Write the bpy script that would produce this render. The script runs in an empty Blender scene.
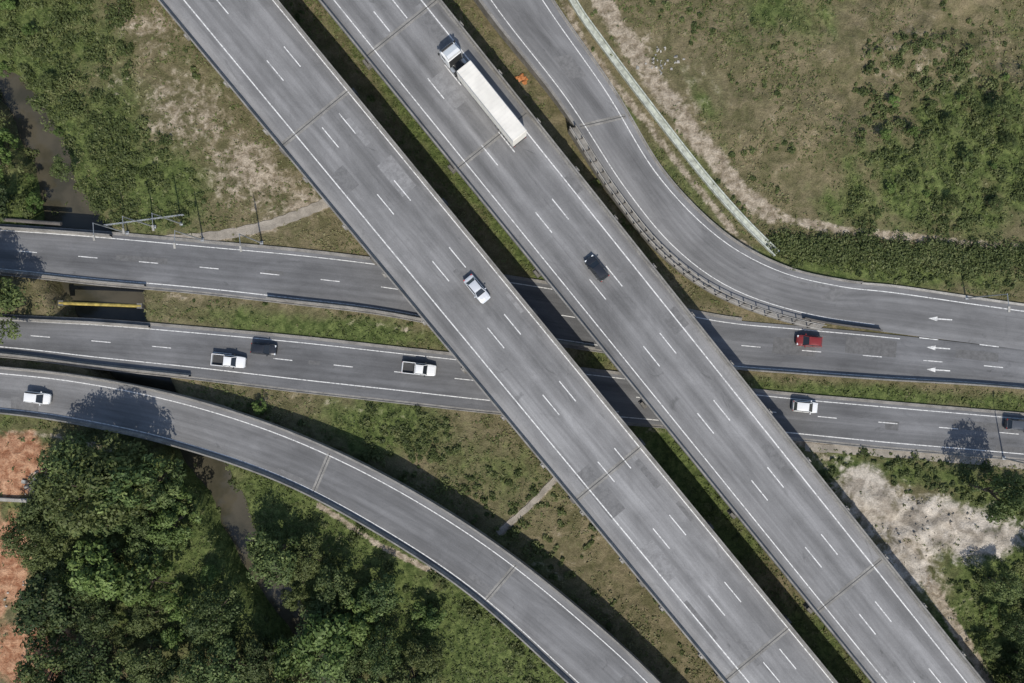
import bpy, math, random
import numpy as np
from mathutils import Vector, Matrix
random.seed(7); rng=np.random.default_rng(7)
H=108.0; F=691.2; DZ=7.5
def W(px,py,z=0.0):
    s=(H-z)/F
    return np.array([(px-512)*s,(341.5-py)*s,z])
scene=bpy.context.scene
scene.view_settings.view_transform='Standard'; scene.view_settings.look='None'; scene.view_settings.exposure=0
COL=scene.collection
# ---------------------------------------------------------------- materials
class NB:
    def __init__(s,name):
        s.m=bpy.data.materials.new(name); s.m.use_nodes=True
        s.t=s.m.node_tree; s.t.nodes.clear()
        s.out=s.t.nodes.new('ShaderNodeOutputMaterial')
    def n(s,typ,**kw):
        nd=s.t.nodes.new(typ)
        for k,v in kw.items(): setattr(nd,k,v)
        return nd
    def put(s,sock,val):
        if isinstance(val,bpy.types.NodeSocket): s.t.links.new(val,sock)
        elif val is not None: sock.default_value=val
    def math(s,op,a,b=None,c=None,clamp=False):
        nd=s.n('ShaderNodeMath',operation=op,use_clamp=clamp)
        s.put(nd.inputs[0],a); s.put(nd.inputs[1],b)
        if c is not None: s.put(nd.inputs[2],c)
        return nd.outputs[0]
    def noise(s,vec,scale,detail=4,rough=0.55,dist=0.0):
        nd=s.n('ShaderNodeTexNoise'); s.put(nd.inputs['Vector'],vec)
        nd.inputs['Scale'].default_value=scale; nd.inputs['Detail'].default_value=detail
        nd.inputs['Roughness'].default_value=rough; nd.inputs['Distortion'].default_value=dist
        return nd.outputs['Fac']
    def ramp(s,v,a,b,lo=0.0,hi=1.0):
        nd=s.n('ShaderNodeMapRange',interpolation_type='SMOOTHSTEP'); s.put(nd.inputs['Value'],v)
        nd.inputs['From Min'].default_value=a; nd.inputs['From Max'].default_value=b
        nd.inputs['To Min'].default_value=lo; nd.inputs['To Max'].default_value=hi
        return nd.outputs[0]
    def mix(s,f,a,b,mode='MIX'):
        nd=s.n('ShaderNodeMix',data_type='RGBA',blend_type=mode)
        s.put(nd.inputs[0],f)
        for i,v in ((6,a),(7,b)):
            if isinstance(v,(tuple,list)): v=tuple(v)+(1,) if len(v)==3 else v
            s.put(nd.inputs[i],v)
        return nd.outputs[2]
    def scale(s,col,f):
        nd=s.n('ShaderNodeVectorMath',operation='SCALE')
        s.put(nd.inputs[0],col if not isinstance(col,tuple) else Vector(col)); s.put(nd.inputs['Scale'],f)
        return nd.outputs[0]
    def pos(s,sc=None):
        g=s.n('ShaderNodeNewGeometry').outputs['Position']
        if sc is None: return g
        nd=s.n('ShaderNodeVectorMath',operation='MULTIPLY'); s.put(nd.inputs[0],g); nd.inputs[1].default_value=sc
        return nd.outputs[0]
    def bsdf(s,col,rough=0.8,spec=0.3,metal=0.0,bump=None,bstr=0.5,bdist=0.1,**kw):
        b=s.n('ShaderNodeBsdfPrincipled')
        if isinstance(col,tuple) and len(col)==3: col=col+(1,)
        s.put(b.inputs['Base Color'],col); s.put(b.inputs['Roughness'],rough)
        b.inputs['Specular IOR Level'].default_value=spec; b.inputs['Metallic'].default_value=metal
        for k,v in kw.items(): b.inputs[k.replace('_',' ')].default_value=v
        if bump is not None:
            bn=s.n('ShaderNodeBump'); s.put(bn.inputs['Height'],bump)
            bn.inputs['Strength'].default_value=bstr; bn.inputs['Distance'].default_value=bdist
            s.t.links.new(bn.outputs[0],b.inputs['Normal'])
        s.t.links.new(b.outputs[0],s.out.inputs[0])
        return s.m
def simple(name,col,rough=0.5,spec=0.4,metal=0.0,var=0.12,scale=1.5,**kw):
    n=NB(name); f=n.ramp(n.noise(n.pos(),scale,4),0.25,0.75,1-var,1+var)
    return n.bsdf(n.scale(tuple(col),f),rough,spec,metal,**kw)
def asphalt(name,base,warm=(1.0,0.985,0.965),lanes=(3.1,0.0),tdark=0.15,grad=0.0,width=13.4):
    n=NB(name)
    uv=n.n('ShaderNodeUVMap').outputs[0]
    sep=n.n('ShaderNodeSeparateXYZ'); n.put(sep.inputs[0],uv)
    u,v=sep.outputs[0],sep.outputs[1]
    def vec(a,b,o=0.0):
        c=n.n('ShaderNodeCombineXYZ'); n.put(c.inputs[0],n.math('MULTIPLY',u,a)); n.put(c.inputs[1],n.math('MULTIPLY',v,b)); c.inputs[2].default_value=o; return c.outputs[0]
    f=n.ramp(n.noise(n.pos(),0.045,4,.6),0.32,0.68,0.86,1.14)
    f=n.math('MULTIPLY',f,n.ramp(n.noise(vec(0.45,0.010,3.1),1.0,3,0.5),0.32,0.68,0.84,1.12))
    f=n.math('MULTIPLY',f,n.ramp(n.noise(vec(1.6,0.025),1.0,5,0.6),0.3,0.7,0.90,1.10))
    f=n.math('MULTIPLY',f,n.ramp(n.noise(vec(4.5,0.08,7.7),1.0,3,0.6),0.3,0.7,0.95,1.05))
    f=n.math('MULTIPLY',f,n.ramp(n.noise(vec(0.32,0.13,1.3),1.0,5,0.65,0.6),0.35,0.7,1.09,0.82))
    if grad: f=n.math('MULTIPLY',f,n.ramp(n.math('DIVIDE',u,width),0,1,1+grad,1-grad))
    ph=n.math('COSINE',n.math('MULTIPLY',n.math('SUBTRACT',u,lanes[1]),2*math.pi/lanes[0]))
    amt=n.ramp(n.noise(vec(0.2,0.03,5),1.0,3),0.3,0.7,0.03,tdark)
    f=n.math('MULTIPLY',f,n.math('SUBTRACT',1.0,n.math('MULTIPLY',n.math('ADD',ph,0.2),amt)))
    st=n.ramp(n.noise(vec(0.35,0.12,9),1.0,6,0.7,1.5),0.60,0.70,0.0,0.28)
    f=n.math('MULTIPLY',f,n.math('SUBTRACT',1.0,st))
    f=n.math('MULTIPLY',f,n.ramp(n.noise(n.pos(),9.0,3,0.7),0.2,0.8,0.86,1.14))
    vo=n.n('ShaderNodeTexVoronoi',feature='DISTANCE_TO_EDGE'); n.put(vo.inputs['Vector'],vec(0.35,0.12)); vo.inputs['Scale'].default_value=1.0
    crack=n.ramp(vo.outputs['Distance'],0.0,0.012,0.92,1.0)
    f=n.math('MULTIPLY',f,crack)
    return n.bsdf(n.scale(tuple(base*w for w in warm),f),0.85,0.25,bump=n.noise(n.pos(),14,3),bstr=0.3,bdist=0.02)
M_deckA=asphalt('deck_asphalt_a',0.212,lanes=(3.15,2.2),grad=.10)
M_deckB=asphalt('deck_asphalt_b',0.192,lanes=(3.1,3.5),grad=-.03)
M_road=asphalt('road_asphalt',0.142,warm=(0.99,0.99,1.0),lanes=(3.2,1.9),tdark=0.12)
M_ramp=asphalt('ramp_asphalt',0.175,warm=(1,.99,.98),lanes=(3.4,2.0),tdark=0.10)
def patchmat(name,b):
    n=NB(name); a=n.ramp(n.noise(n.pos(),1.4,5,.7),.3,.7,.82,1.18); c=n.ramp(n.noise(n.pos(),9,3,.7),.2,.8,.86,1.14)
    return n.bsdf(n.scale((b,b*.985,b*.965),n.math('MULTIPLY',a,c)),.85,.25)
M_patchD=patchmat('asphalt_patch_dark',.155); M_patchL=patchmat('asphalt_patch_light',.22); M_patchR=patchmat('asphalt_patch_road',.122)
def worn_paint():
    n=NB('road_paint'); f=n.ramp(n.noise(n.pos(),3.0,6,0.75),0.34,0.56,0.0,1.0)
    return n.bsdf(n.mix(f,(0.30,0.30,0.29),(0.70,0.69,0.66)),0.6,0.3)
M_paint=worn_paint()
def concrete(name,c):
    n=NB(name); a=n.noise(n.pos(),0.5,5,0.65); b=n.noise(n.pos((3,3,0.6)),2.2,5,0.7)
    f=n.math('MULTIPLY',n.ramp(a,0.3,0.7,0.72,1.18),n.ramp(b,0.3,0.75,1.12,0.66))
    return n.bsdf(n.scale(tuple(c),f),0.85,0.25,bump=b,bstr=0.3,bdist=0.03)
M_conc=concrete('concrete',(0.245,0.232,0.21))
M_concL=concrete('concrete_light',(0.38,0.36,0.32))
M_concM=concrete('concrete_mid',(0.16,0.15,0.13))
M_concD=concrete('concrete_dark',(0.12,0.11,0.10))
M_path=concrete('worn_path_concrete',(0.31,0.275,0.225))
M_joint=simple('joint_rubber',(0.06,0.06,0.06),0.8)
M_steel=simple('galvanised_steel',(0.42,0.43,0.43),0.45,0.5,0.6)
M_yellow=simple('yellow_paint',(0.33,0.25,0.06),0.7,var=.4)
# ---------------------------------------------------------------- mesh helpers
def new_mesh_obj(name,verts,faces,mat,parent=None,uvs=None,smooth=False,mats=None,midx=None):
    me=bpy.data.meshes.new(name); me.from_pydata([tuple(map(float,v)) for v in verts],[],[tuple(int(i) for i in f) for f in faces])
    for m in (mats or [mat]): me.materials.append(m)
    if midx is not None: me.polygons.foreach_set('material_index',midx)
    if uvs is not None:
        ul=me.uv_layers.new(name='UVMap'); li=np.zeros(len(me.loops),dtype=np.int32); me.loops.foreach_get('vertex_index',li)
        ul.data.foreach_set('uv',np.asarray(uvs,dtype=np.float32)[li].ravel())
    if smooth: me.polygons.foreach_set('use_smooth',[True]*len(me.polygons))
    me.update(); ob=bpy.data.objects.new(name,me); COL.objects.link(ob)
    if parent is not None: ob.parent=parent
    return ob
def empty(name,loc=(0,0,0)):
    e=bpy.data.objects.new(name,None); e.location=loc; e.empty_display_size=1; COL.objects.link(e); return e
def catmull(P,n):
    P=np.asarray(P,float); Q=np.vstack([2*P[0]-P[1],P,2*P[-1]-P[-2]]); out=[]
    for i in range(1,len(Q)-2):
        p0,p1,p2,p3=Q[i-1],Q[i],Q[i+1],Q[i+2]
        for t in np.arange(n)/n:
            out.append(0.5*((2*p1)+(-p0+p2)*t+(2*p0-5*p1+4*p2-p3)*t*t+(-p0+3*p1-3*p2+p3)*t**3))
    out.append(P[-1]); return np.array(out)
class Strip:
    def __init__(s,pairs,n=14):
        L=np.array([W(a[0],a[1],z) for a,b,z in pairs]); R=np.array([W(b[0],b[1],z) for a,b,z in pairs])
        s.L=catmull(L,n); s.R=catmull(R,n); s.C=(s.L+s.R)/2
        d=np.linalg.norm(np.diff(s.C,axis=0),axis=1); s.s=np.concatenate([[0],np.cumsum(d)])
        step=1.0; ss=np.arange(0,s.s[-1],step)
        ip=lambda A:np.stack([np.interp(ss,s.s,A[:,k]) for k in range(3)],1)
        s.L,s.R=ip(s.L),ip(s.R); s.C=(s.L+s.R)/2; s.s=ss
        s.w=np.linalg.norm(s.R-s.L,axis=1)
    def at(s,a,sv,dz=0.0,frac=True):
        L=np.array([np.interp(sv,s.s,s.L[:,k]) for k in range(3)]); R=np.array([np.interp(sv,s.s,s.R[:,k]) for k in range(3)])
        if not frac: a=a/np.linalg.norm(R-L)
        p=L+(R-L)*a; p[2]+=dz; return p
    def s_at(s,px,py):
        z=s.C[:,2]; X=(px-512)*(H-z)/F; Y=(341.5-py)*(H-z)/F
        return float(s.s[np.argmin((s.C[:,0]-X)**2+(s.C[:,1]-Y)**2)])
    def loft(s,name,prof,mat,parent,s0=None,s1=None,closed=False,uv=True):
        s0=0 if s0 is None else s0; s1=s.s[-1] if s1 is None else s1
        idx=[i for i in range(len(s.s)) if s0<=s.s[i]<=s1]
        V=[];UV=[];m=None
        for i in idx:
            w=s.w[i]; d=(s.R[i]-s.L[i])/w; pr=prof(w,s.s[i],s.L[i][2]) ; m=len(pr)
            for a,z in pr:
                V.append(s.L[i]+d*a+np.array([0,0,z])); UV.append((a,s.s[i]))
        Fc=[]; k=m if closed else m-1
        for r in range(len(idx)-1):
            for j in range(k):
                j2=(j+1)%m; Fc.append((r*m+j,r*m+j2,(r+1)*m+j2,(r+1)*m+j))
        if closed and len(idx)>1:
            Fc.append(tuple(range(m))); Fc.append(tuple((len(idx)-1)*m+j for j in range(m))[::-1])
        return new_mesh_obj(name,V,Fc,mat,parent,UV)
class Marks:
    def __init__(s): s.V=[];s.F=[]
    def band(s,st,f0,f1,s0,s1,width,dz=0.014,step=2.0):
        n=max(1,int((s1-s0)/step)); b=len(s.V)
        for i in range(n+1):
            t=i/n; sv=s0+(s1-s0)*t; f=f0+(f1-f0)*t
            w=np.interp(sv,st.s,st.w); h=width/2/w
            s.V.append(st.at(f-h,sv,dz)); s.V.append(st.at(f+h,sv,dz))
        for i in range(n): s.F.append((b+2*i,b+2*i+1,b+2*i+3,b+2*i+2))
    def dashes(s,st,f,s0,s1,period,dash,width,phase=0,f1=None):
        sv=s0+phase
        while sv<s1:
            if sv>0: s.band(st,f,f,sv,sv+dash,width)
            sv+=period
    def cross(s,st,f0,f1,sv,width,dz=0.012):
        n=8;b=len(s.V)
        for i in range(n+1):
            f=f0+(f1-f0)*i/n; s.V.append(st.at(f,sv-width/2,dz)); s.V.append(st.at(f,sv+width/2,dz))
        for i in range(n): s.F.append((b+2*i,b+2*i+1,b+2*i+3,b+2*i+2))
    def poly(s,pts): 
        b=len(s.V); s.V+= list(pts); s.F.append(tuple(range(b,b+len(pts))))
    def build(s,name,mat,parent): return new_mesh_obj(name,s.V,s.F,mat,parent)
# ---------------------------------------------------------------- strips
def perp_pairs(La,Lb,Ra,Rb,ts,z):
    La,Lb,Ra,Rb=[np.array(p,float) for p in(La,Lb,Ra,Rb)]
    d=(Lb-La)/np.linalg.norm(Lb-La)+(Rb-Ra)/np.linalg.norm(Rb-Ra); d/=np.linalg.norm(d); o=(La+Ra)/2
    def hit(A,B,t):
        e=B-A; return A+e*((t-(A-o)@d)/(e@d))
    return [(tuple(hit(La,Lb,t)),tuple(hit(Ra,Rb,t)),z) for t in ts]
ts=[-700,-400,-100,150,441,700,950,1200,1600]
SA=Strip(perp_pairs((158,0),(725,683),(278,0),(838,683),ts,DZ),20)
SB=Strip(perp_pairs((318,0),(872,683),(440,0),(984,683),ts,DZ),20)
S1=Strip([((-420,205),(-420,240),.08),((-200,215),(-200,254),.08),((0,227),(0,272),.08),((100,234),(95,282),.08),((200,243),(197,291),.08),((300,252),(296,302),.08),((385,262),(379,312),.08),
          ((500,277),(494,333),.08),((620,297),(610,351),.08),((720,318),(712,367),.08),((800,326),(795,374),.08),((885,334),(880,380),.08),((1024,350),(1020,389),.08),((1250,380),(1246,412),.08),((1500,412),(1496,440),.08)])
S2=Strip([((-420,290),(-420,330),.08),((-200,303),(-200,340),.08),((0,317),(-2,354),.08),((100,322),(96,366),.08),((200,330),(196,377),.08),((300,339),(295,389),.08),((400,350),(395,400),.08),((500,361),(495,411),.08),
          ((620,375),(616,421),.08),((765,393),(761,434),.08),((885,404),(881,446),.08),((1024,416),(1020,458),.08),((1250,436),(1246,480),.08),((1500,460),(1496,504),.08)])
SC=Strip([((330,-260),(400,-290),3.2),((405,-120),(470,-140),3.0),((482,0),(543,-12),2.6),((560,100),(612,90),2.0),((618,188),(662,172),1.4),((668,250),(722,233),.9),((725,292),(783,267),.45),((800,318),(845,282),.2),((885,332),(900,288),.1),((1024,350),(1024,306),.09),((1250,382),(1250,335),.09),((1500,414),(1500,370),.09)])
SD=Strip([((-420,352),(-420,395),.4),((-200,352),(-200,398),.5),((0,366),(0,413),.8),((100,378),(95,427),1.1),((200,400),(187,449),1.7),((300,434),(282,482),2.4),((400,482),(374,530),3.1),((500,545),(465,590),3.7),((600,625),(550,665),4.2),((680,702),(625,740),4.5),((800,840),(740,880),4.9),((1000,1080),(940,1120),5.2)])
flat=lambda k:(lambda w,s,z:[(w*i/k,0) for i in range(k+1)])
def barrier(side,h=0.85,t=0.28,base=0.18,down=0.02):
    def pr(w,s,z):
        P=[(0,-down),(0,h),(t*.75,h),(t,h*.4),(t+base,0.08),(t+base,-down)]
        if side=='R': P=[(w-a,b) for a,b in P]
        return P
    return pr
def girder(w,s,z):
    return [(0,-0.02),(0,-.45),(1.4,-.65),(1.7,-1.7),(w*.45,-1.7),(w*.45,-.6),(w*.55,-.6),(w*.55,-1.7),(w-1.7,-1.7),(w-1.4,-.65),(w,-.45),(w,-.02)]
def box_data(c,sx,sy,sz,ang=0):
    V=[];ca,sa=math.cos(ang),math.sin(ang)
    for dx in(-.5,.5):
        for dy in(-.5,.5):
            for dz in(-.5,.5):
                x,y=dx*sx,dy*sy; V.append((c[0]+x*ca-y*sa,c[1]+x*sa+y*ca,c[2]+dz*sz))
    Fc=[(0,1,3,2),(4,6,7,5),(0,4,5,1),(2,3,7,6),(0,2,6,4),(1,5,7,3)]
    return V,Fc
class Acc:
    def __init__(s): s.V=[];s.F=[];s.M=[]
    def add(s,V,Fc,mi=0):
        b=len(s.V); s.V+=list(V); s.F+=[tuple(b+i for i in f) for f in Fc]; s.M+=[mi]*len(Fc)
    def box(s,c,sx,sy,sz,ang=0,mi=0): s.add(*box_data(c,sx,sy,sz,ang),mi)
    def cyl(s,p0,p1,r0,r1,n=10,mi=0):
        p0,p1=Vector(p0),Vector(p1); d=(p1-p0).normalized(); a=d.orthogonal().normalized(); b=d.cross(a)
        V=[]
        for p,r in((p0,r0),(p1,r1)):
            for i in range(n):
                t=2*math.pi*i/n; V.append(tuple(p+a*math.cos(t)*r+b*math.sin(t)*r))
        Fc=[(i,(i+1)%n,n+(i+1)%n,n+i) for i in range(n)]+[tuple(range(n))[::-1],tuple(range(n,2*n))]
        s.add(V,Fc,mi)
    def build(s,name,mats,parent=None,smooth=False):
        return new_mesh_obj(name,s.V,s.F,None,parent,mats=mats,midx=s.M,smooth=smooth)
def piers(strip,ss,parent,top=-1.7,ext=0.45,name='piers',ends=True):
    A=Acc()
    for sv in ss:
        c=strip.at(.5,sv); L=strip.at(0,sv); R=strip.at(1,sv); d=R-L; ang=math.atan2(d[1],d[0]); w=np.linalg.norm(d)
        zt=c[2]+top-0.02
        A.box((c[0],c[1],zt-.5),w+2*ext,1.3,1.0,ang)
        for f in(.22,.78):
            p=strip.at(f,sv); A.cyl((p[0],p[1],-4),(p[0],p[1],zt-1.02),.65,.65,16)
        if ends:
            for f in(-.02,1.02):
                p=strip.at(f,sv); A.box((p[0],p[1],zt+.2),.4,.9,.4,ang)
    return A.build(name,[M_concM],parent)
def brackets(strip,side,step,parent,name):
    A=Acc(); sv=4
    while sv<strip.s[-1]-2:
        L=strip.at(0,sv); R=strip.at(1,sv); d=(R-L)/np.linalg.norm(R-L); ang=math.atan2(d[1],d[0])
        p=(L-d*.2) if side=='L' else (R+d*.2)
        A.box((p[0],p[1],p[2]-.1),.38,.8,.7,ang); A.box((p[0],p[1],p[2]+.32),.24,.3,.14,ang,1); sv+=step
    return A.build(name,[M_conc,M_concL],parent)
M_concL2=concrete('joint_concrete',(0.245,0.235,0.215))
def joints(strip,ss,parent,f0=.035,f1=.965):
    a=Marks();b=Marks()
    for sv in ss:
        a.cross(strip,f0,f1,sv,0.8,0.010); b.cross(strip,f0,f1,sv,0.12,0.018)
    a.build('joint_concrete',M_concL2,parent); b.build('joint_seal',M_joint,parent)
def patches(strip,parent,seed,n_,mats,fr=(.2,.9)):
    r=random.Random(seed); M=[Marks() for _ in mats]
    for i in range(n_):
        k=r.randrange(len(mats)); s0=r.uniform(5,strip.s[-1]-20); M[k].band(strip,*( [r.uniform(*fr)]*2),s0,s0+r.uniform(1.5,9),r.choice([.6,.9,1.4,2.6]),0.005+.001*(i%4),1.0)
    for m,mt in zip(M,mats):
        if m.V: m.build('asphalt_patches',mt,parent)
# deck A
PA=empty('highway_overpass'); SA.loft('deck_surface',flat(8),M_deckA,PA)
SA.loft('girders',girder,M_conc,PA); SA.loft('barrier_west',barrier('L'),M_conc,PA); SA.loft('barrier_east',barrier('R'),M_conc,PA)
sA=[SA.s_at(218+.825*y,y) for y in(-150,118,228,343,472,560,655,770)]
piers(SA,sA,PA); brackets(SA,'L',9.0,PA,'drain_brackets')
joints(SA,[SA.s_at(218+.825*y,y) for y in(-150,118,472,655)],PA)
patches(SA,PA,3,16,[M_patchD,M_patchL])
mk=Marks(); S9=SA.s[-1]
mk.band(SA,.215,.215,0,S9,.17); mk.band(SA,.955,.955,0,S9,.15)
p0=SA.s_at(283,64)
mk.dashes(SA,.49,p0-12.6*8-1.9,S9-5,12.6,3.8,.15); mk.dashes(SA,.73,p0-12.6*8-1.9,S9-5,12.6,3.8,.15)
mk.build('lane_markings',M_paint,PA)
# deck B
PB=empty('highway_overpass'); SB.loft('deck_surface',flat(8),M_deckB,PB)
SB.loft('girders',girder,M_conc,PB); SB.loft('barrier_west',barrier('L'),M_conc,PB); SB.loft('barrier_east',barrier('R'),M_conc,PB)
mB=lambda y:379+.81*y
piers(SB,[SB.s_at(mB(y),y) for y in(-150,30,135,240,377,490,583,690,800)],PB)
joints(SB,[SB.s_at(mB(y),y) for y in(-150,30,140,583)],PB); brackets(SB,'R',9.0,PB,'drain_brackets')
patches(SB,PB,5,18,[M_patchD,M_patchD,M_patchL])
mk=Marks(); S9=SB.s[-1]
mk.band(SB,.13,.13,0,S9,.15); mk.band(SB,.845,.845,0,S9,.17)
p0=SB.s_at(554,217)
mk.dashes(SB,.38,p0-12.5*10-1.9,S9-5,12.5,3.8,.15); mk.dashes(SB,.61,p0-12.5*10-1.9,S9-5,12.5,3.8,.15)
mk.build('lane_markings',M_paint,PB)
# road 1
def slab(w,s,z): return [(0,-.01),(-.35,-.01),(-.35,.10),(-.5,.10),(-.5,-.9),(w+.5,-.9),(w+.5,.10),(w+.35,.10),(w+.35,-.01),(w,-.01)]
P1=empty('road'); S1.loft('asphalt',flat(6),M_road,P1); S1.loft('kerb_and_slab',slab,M_conc,P1,0,S1.s_at(740,345))
mk=Marks(); E=S1.s[-1]
mk.band(S1,.07,.07,0,S1.s_at(900,350),.13); mk.band(S1,.93,.93,0,E,.14); mk.dashes(S1,.5,0,E-6,9.5,3.0,.13,2)
mk.dashes(S1,.0,S1.s_at(905,340),E-6,9.5,3.0,.14,2)
def arrow(m,px,py,z):
    c=W(px,py,z+.016); d=np.array([-1,.07,0]); d/=np.linalg.norm(d); n=np.array([d[1],-d[0],0])
    q=lambda a,b:c+d*a+n*b
    m.poly([q(-1.9,-.09),q(-1.9,.09),q(.4,.09),q(.4,-.09)]); m.poly([q(.4,-.38),q(.4,.38),q(1.8,0)])
arrow(mk,938,348,.09); arrow(mk,938,370,.09); arrow(mk,940,319,.11)
mk.build('lane_markings',M_paint,P1); patches(S1,P1,8,12,[M_patchR])
S1.loft('median_barrier',barrier('R',.95),M_conc,P1,S1.s_at(272,275),S1.s_at(600,320))
S1.loft('median_barrier_east',barrier('R',.9),M_conc,P1,S1.s_at(640,330),E)
S1.loft('bridge_parapet_north',barrier('L',.9),M_conc,P1,0,S1.s_at(108,255))
S1.loft('bridge_parapet_south',barrier('R',.7),M_conc,P1,0,S1.s_at(150,262))
# road 2
P2=empty('road'); S2.loft('asphalt',flat(6),M_road,P2); S2.loft('kerb_and_slab',slab,M_conc,P2)
mk=Marks(); E=S2.s[-1]
mk.band(S2,.07,.07,0,E,.13); mk.band(S2,.80,.80,0,S2.s_at(620,400),.14); mk.band(S2,.90,.90,S2.s_at(620,400),E,.14); mk.dashes(S2,.44,0,E-6,9.5,3.0,.13,4)
mk.build('lane_markings',M_paint,P2); patches(S2,P2,9,12,[M_patchR])
S2.loft('bridge_parapet',barrier('R',.9),M_conc,P2,0,S2.s_at(192,355)); S2.loft('bridge_parapet_north',barrier('L',.7),M_conc,P2,0,S2.s_at(152,345))
# ramp C
def cslab(w,s,z): return [(0,-.01),(-.3,-.01),(-.3,.12),(-.5,.12),(-.5,-z-.8),(w+.5,-z-.8),(w+.5,.12),(w+.3,.12),(w+.3,-.01),(w,-.01)]
PC=empty('highway_ramp'); SC.loft('asphalt',flat(6),M_ramp,PC); SC.loft('kerb_and_embankment_wall',cslab,M_conc,PC,0,SC.s_at(845,300))
SC.loft('kerb_north',lambda w,s,z:[(w,-.05),(w,.14),(w+.35,.14),(w+.35,-.3)],M_concL,PC,SC.s_at(846,300))
mk=Marks(); mk.band(SC,.13,.13,0,SC.s_at(880,310),.15); mk.band(SC,.88,.88,0,SC.s[-1],.15)
mk.build('lane_markings',M_paint,PC); patches(SC,PC,12,8,[M_patchD])
joints(SC,[SC.s_at(590,128)],PC)
A=Acc(); a0,a1=SC.s_at(575,140),SC.s_at(840,312)
SC.loft('walkway',lambda w,s,z:[(-.5,.16),(-.5,-z-.6),(-1.5,-z-.6),(-1.5,.16)],M_conc,PC,a0,a1,closed=True)
sv=a0
while sv<a1:
    for off in(-.55,-1.42):
        p=SC.at(off,sv,0,False); A.box((p[0],p[1],p[2]+.7),.16,.16,1.1)
    p=SC.at(-1.0,sv,0,False); q=SC.at(-1.42,sv,0,False); d=q-p; A.box((p[0],p[1],p[2]+.17),.8,.12,.1,math.atan2(d[1],d[0]))
    sv+=1.9
A.build('railing_posts',[M_concD],PC)
for off in(-.55,-1.42):
    SC.loft('rail',lambda w,s,z,o=off:[(o-.06,1.2),(o+.06,1.2),(o+.06,1.3),(o-.06,1.3)],M_concL,PC,a0,a1,closed=True)
SC.loft('end_barrier',barrier('L',.95),M_concD,PC,SC.s_at(820,312),SC.s_at(888,322))
# ramp D
PD=empty('highway_ramp'); SD.loft('asphalt',flat(6),M_ramp,PD)
def dgird(w,s,z):
    b=-1.1 if z>1.9 else -z-.8
    i=1.0 if z>1.9 else .05
    return [(0,-.02),(0,-.4),(i,-.55),(i+.2,b),(w-i-.2,b),(w-i,-.55),(w,-.4),(w,-.02)]
SD.loft('girder',dgird,M_conc,PD); SD.loft('barrier_north',barrier('L'),M_conc,PD); SD.loft('barrier_south',barrier('R'),M_conc,PD)
jd=[SD.s_at(235,437),SD.s_at(325,470),SD.s_at(512,570),SD.s_at(690,755)]
joints(SD,jd[1:3],PD,.12,.92); patches(SD,PD,14,8,[M_patchD])
piers(SD,jd+[SD.s_at(418,512),SD.s_at(600,655)],PD,-1.1,-.5,ends=False)
mk=Marks(); mk.band(SD,.16,.16,0,SD.s[-1],.15); mk.band(SD,.90,.90,0,SD.s[-1],.15); mk.build('lane_markings',M_paint,PD)
# ---------------------------------------------------------------- terrain
_lat=[np.random.default_rng(100+i).random((256,256)) for i in range(12)]
def vn(x,y,sc,seed):
    L=_lat[seed%12]; x=x/sc+seed*13.7+500; y=y/sc+seed*7.3+500
    xi=np.floor(x).astype(int); yi=np.floor(y).astype(int); fx=x-xi; fy=y-yi
    fx=fx*fx*(3-2*fx); fy=fy*fy*(3-2*fy); g=lambda a,b:L[a%256,b%256]
    return (g(xi,yi)*(1-fx)+g(xi+1,yi)*fx)*(1-fy)+(g(xi,yi+1)*(1-fx)+g(xi+1,yi+1)*fx)*fy
def fbm(x,y,sc,seed,o=4):
    r=0;a=1;t=0
    for i in range(o): r=r+a*vn(x,y,sc/2**i,seed+i); t+=a; a*=.55
    return r/t
def sstep(a,b,x):
    t=np.clip((x-a)/(b-a),0,1); return t*t*(3-2*t)
def pdist(x,y,pts,vals=None):
    D=np.full(x.shape,1e9); Vv=np.zeros(x.shape)
    for i in range(len(pts)-1):
        a=pts[i];b=pts[i+1]; dx,dy=b[0]-a[0],b[1]-a[1]; l=dx*dx+dy*dy
        t=np.clip(((x-a[0])*dx+(y-a[1])*dy)/l,0,1); d=np.hypot(x-a[0]-t*dx,y-a[1]-t*dy)
        m=d<D; D=np.where(m,d,D)
        if vals is not None: Vv=np.where(m,vals[i]+(vals[i+1]-vals[i])*t,Vv)
    return D,Vv
CAN=[(-300,-60),(-60,55),(5,88),(22,120),(38,150),(48,190),(70,240),(98,300),(115,350),(160,415),(215,490),(245,560),(300,640),(330,700),(380,820)]
CW=[3,3,2.8,3.0,3.2,3.4,5.5,5.8,4.5,2.6,2.4,2.4,2.2,2.0,2]
STR=[(S1,0,1e9),(S2,0,1e9),(SC,0,1e9),(SD,0,SD.s_at(215,430))]
def road_d(x,y,strips=STR):
    D=np.full(x.shape,1e9)
    for st,a,b in strips:
        idx=[i for i in range(0,len(st.s),6) if a<=st.s[i]<=b]
        if len(idx)<2: continue
        d,v=pdist(x,y,[st.C[i][:2] for i in idx],[st.w[i]/2 for i in idx]); D=np.minimum(D,d-v)
    return D
def ell(px,py,E):
    r=np.zeros(px.shape)
    for cx,cy,rx,ry,rot,stn in E:
        c,s=math.cos(math.radians(rot)),math.sin(math.radians(rot)); dx,dy=px-cx,py-cy
        u=(dx*c+dy*s)/rx; v=(-dx*s+dy*c)/ry; r=np.maximum(r,stn*np.clip(1.25-np.hypot(u,v)*.75,0,1))
    return r
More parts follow.
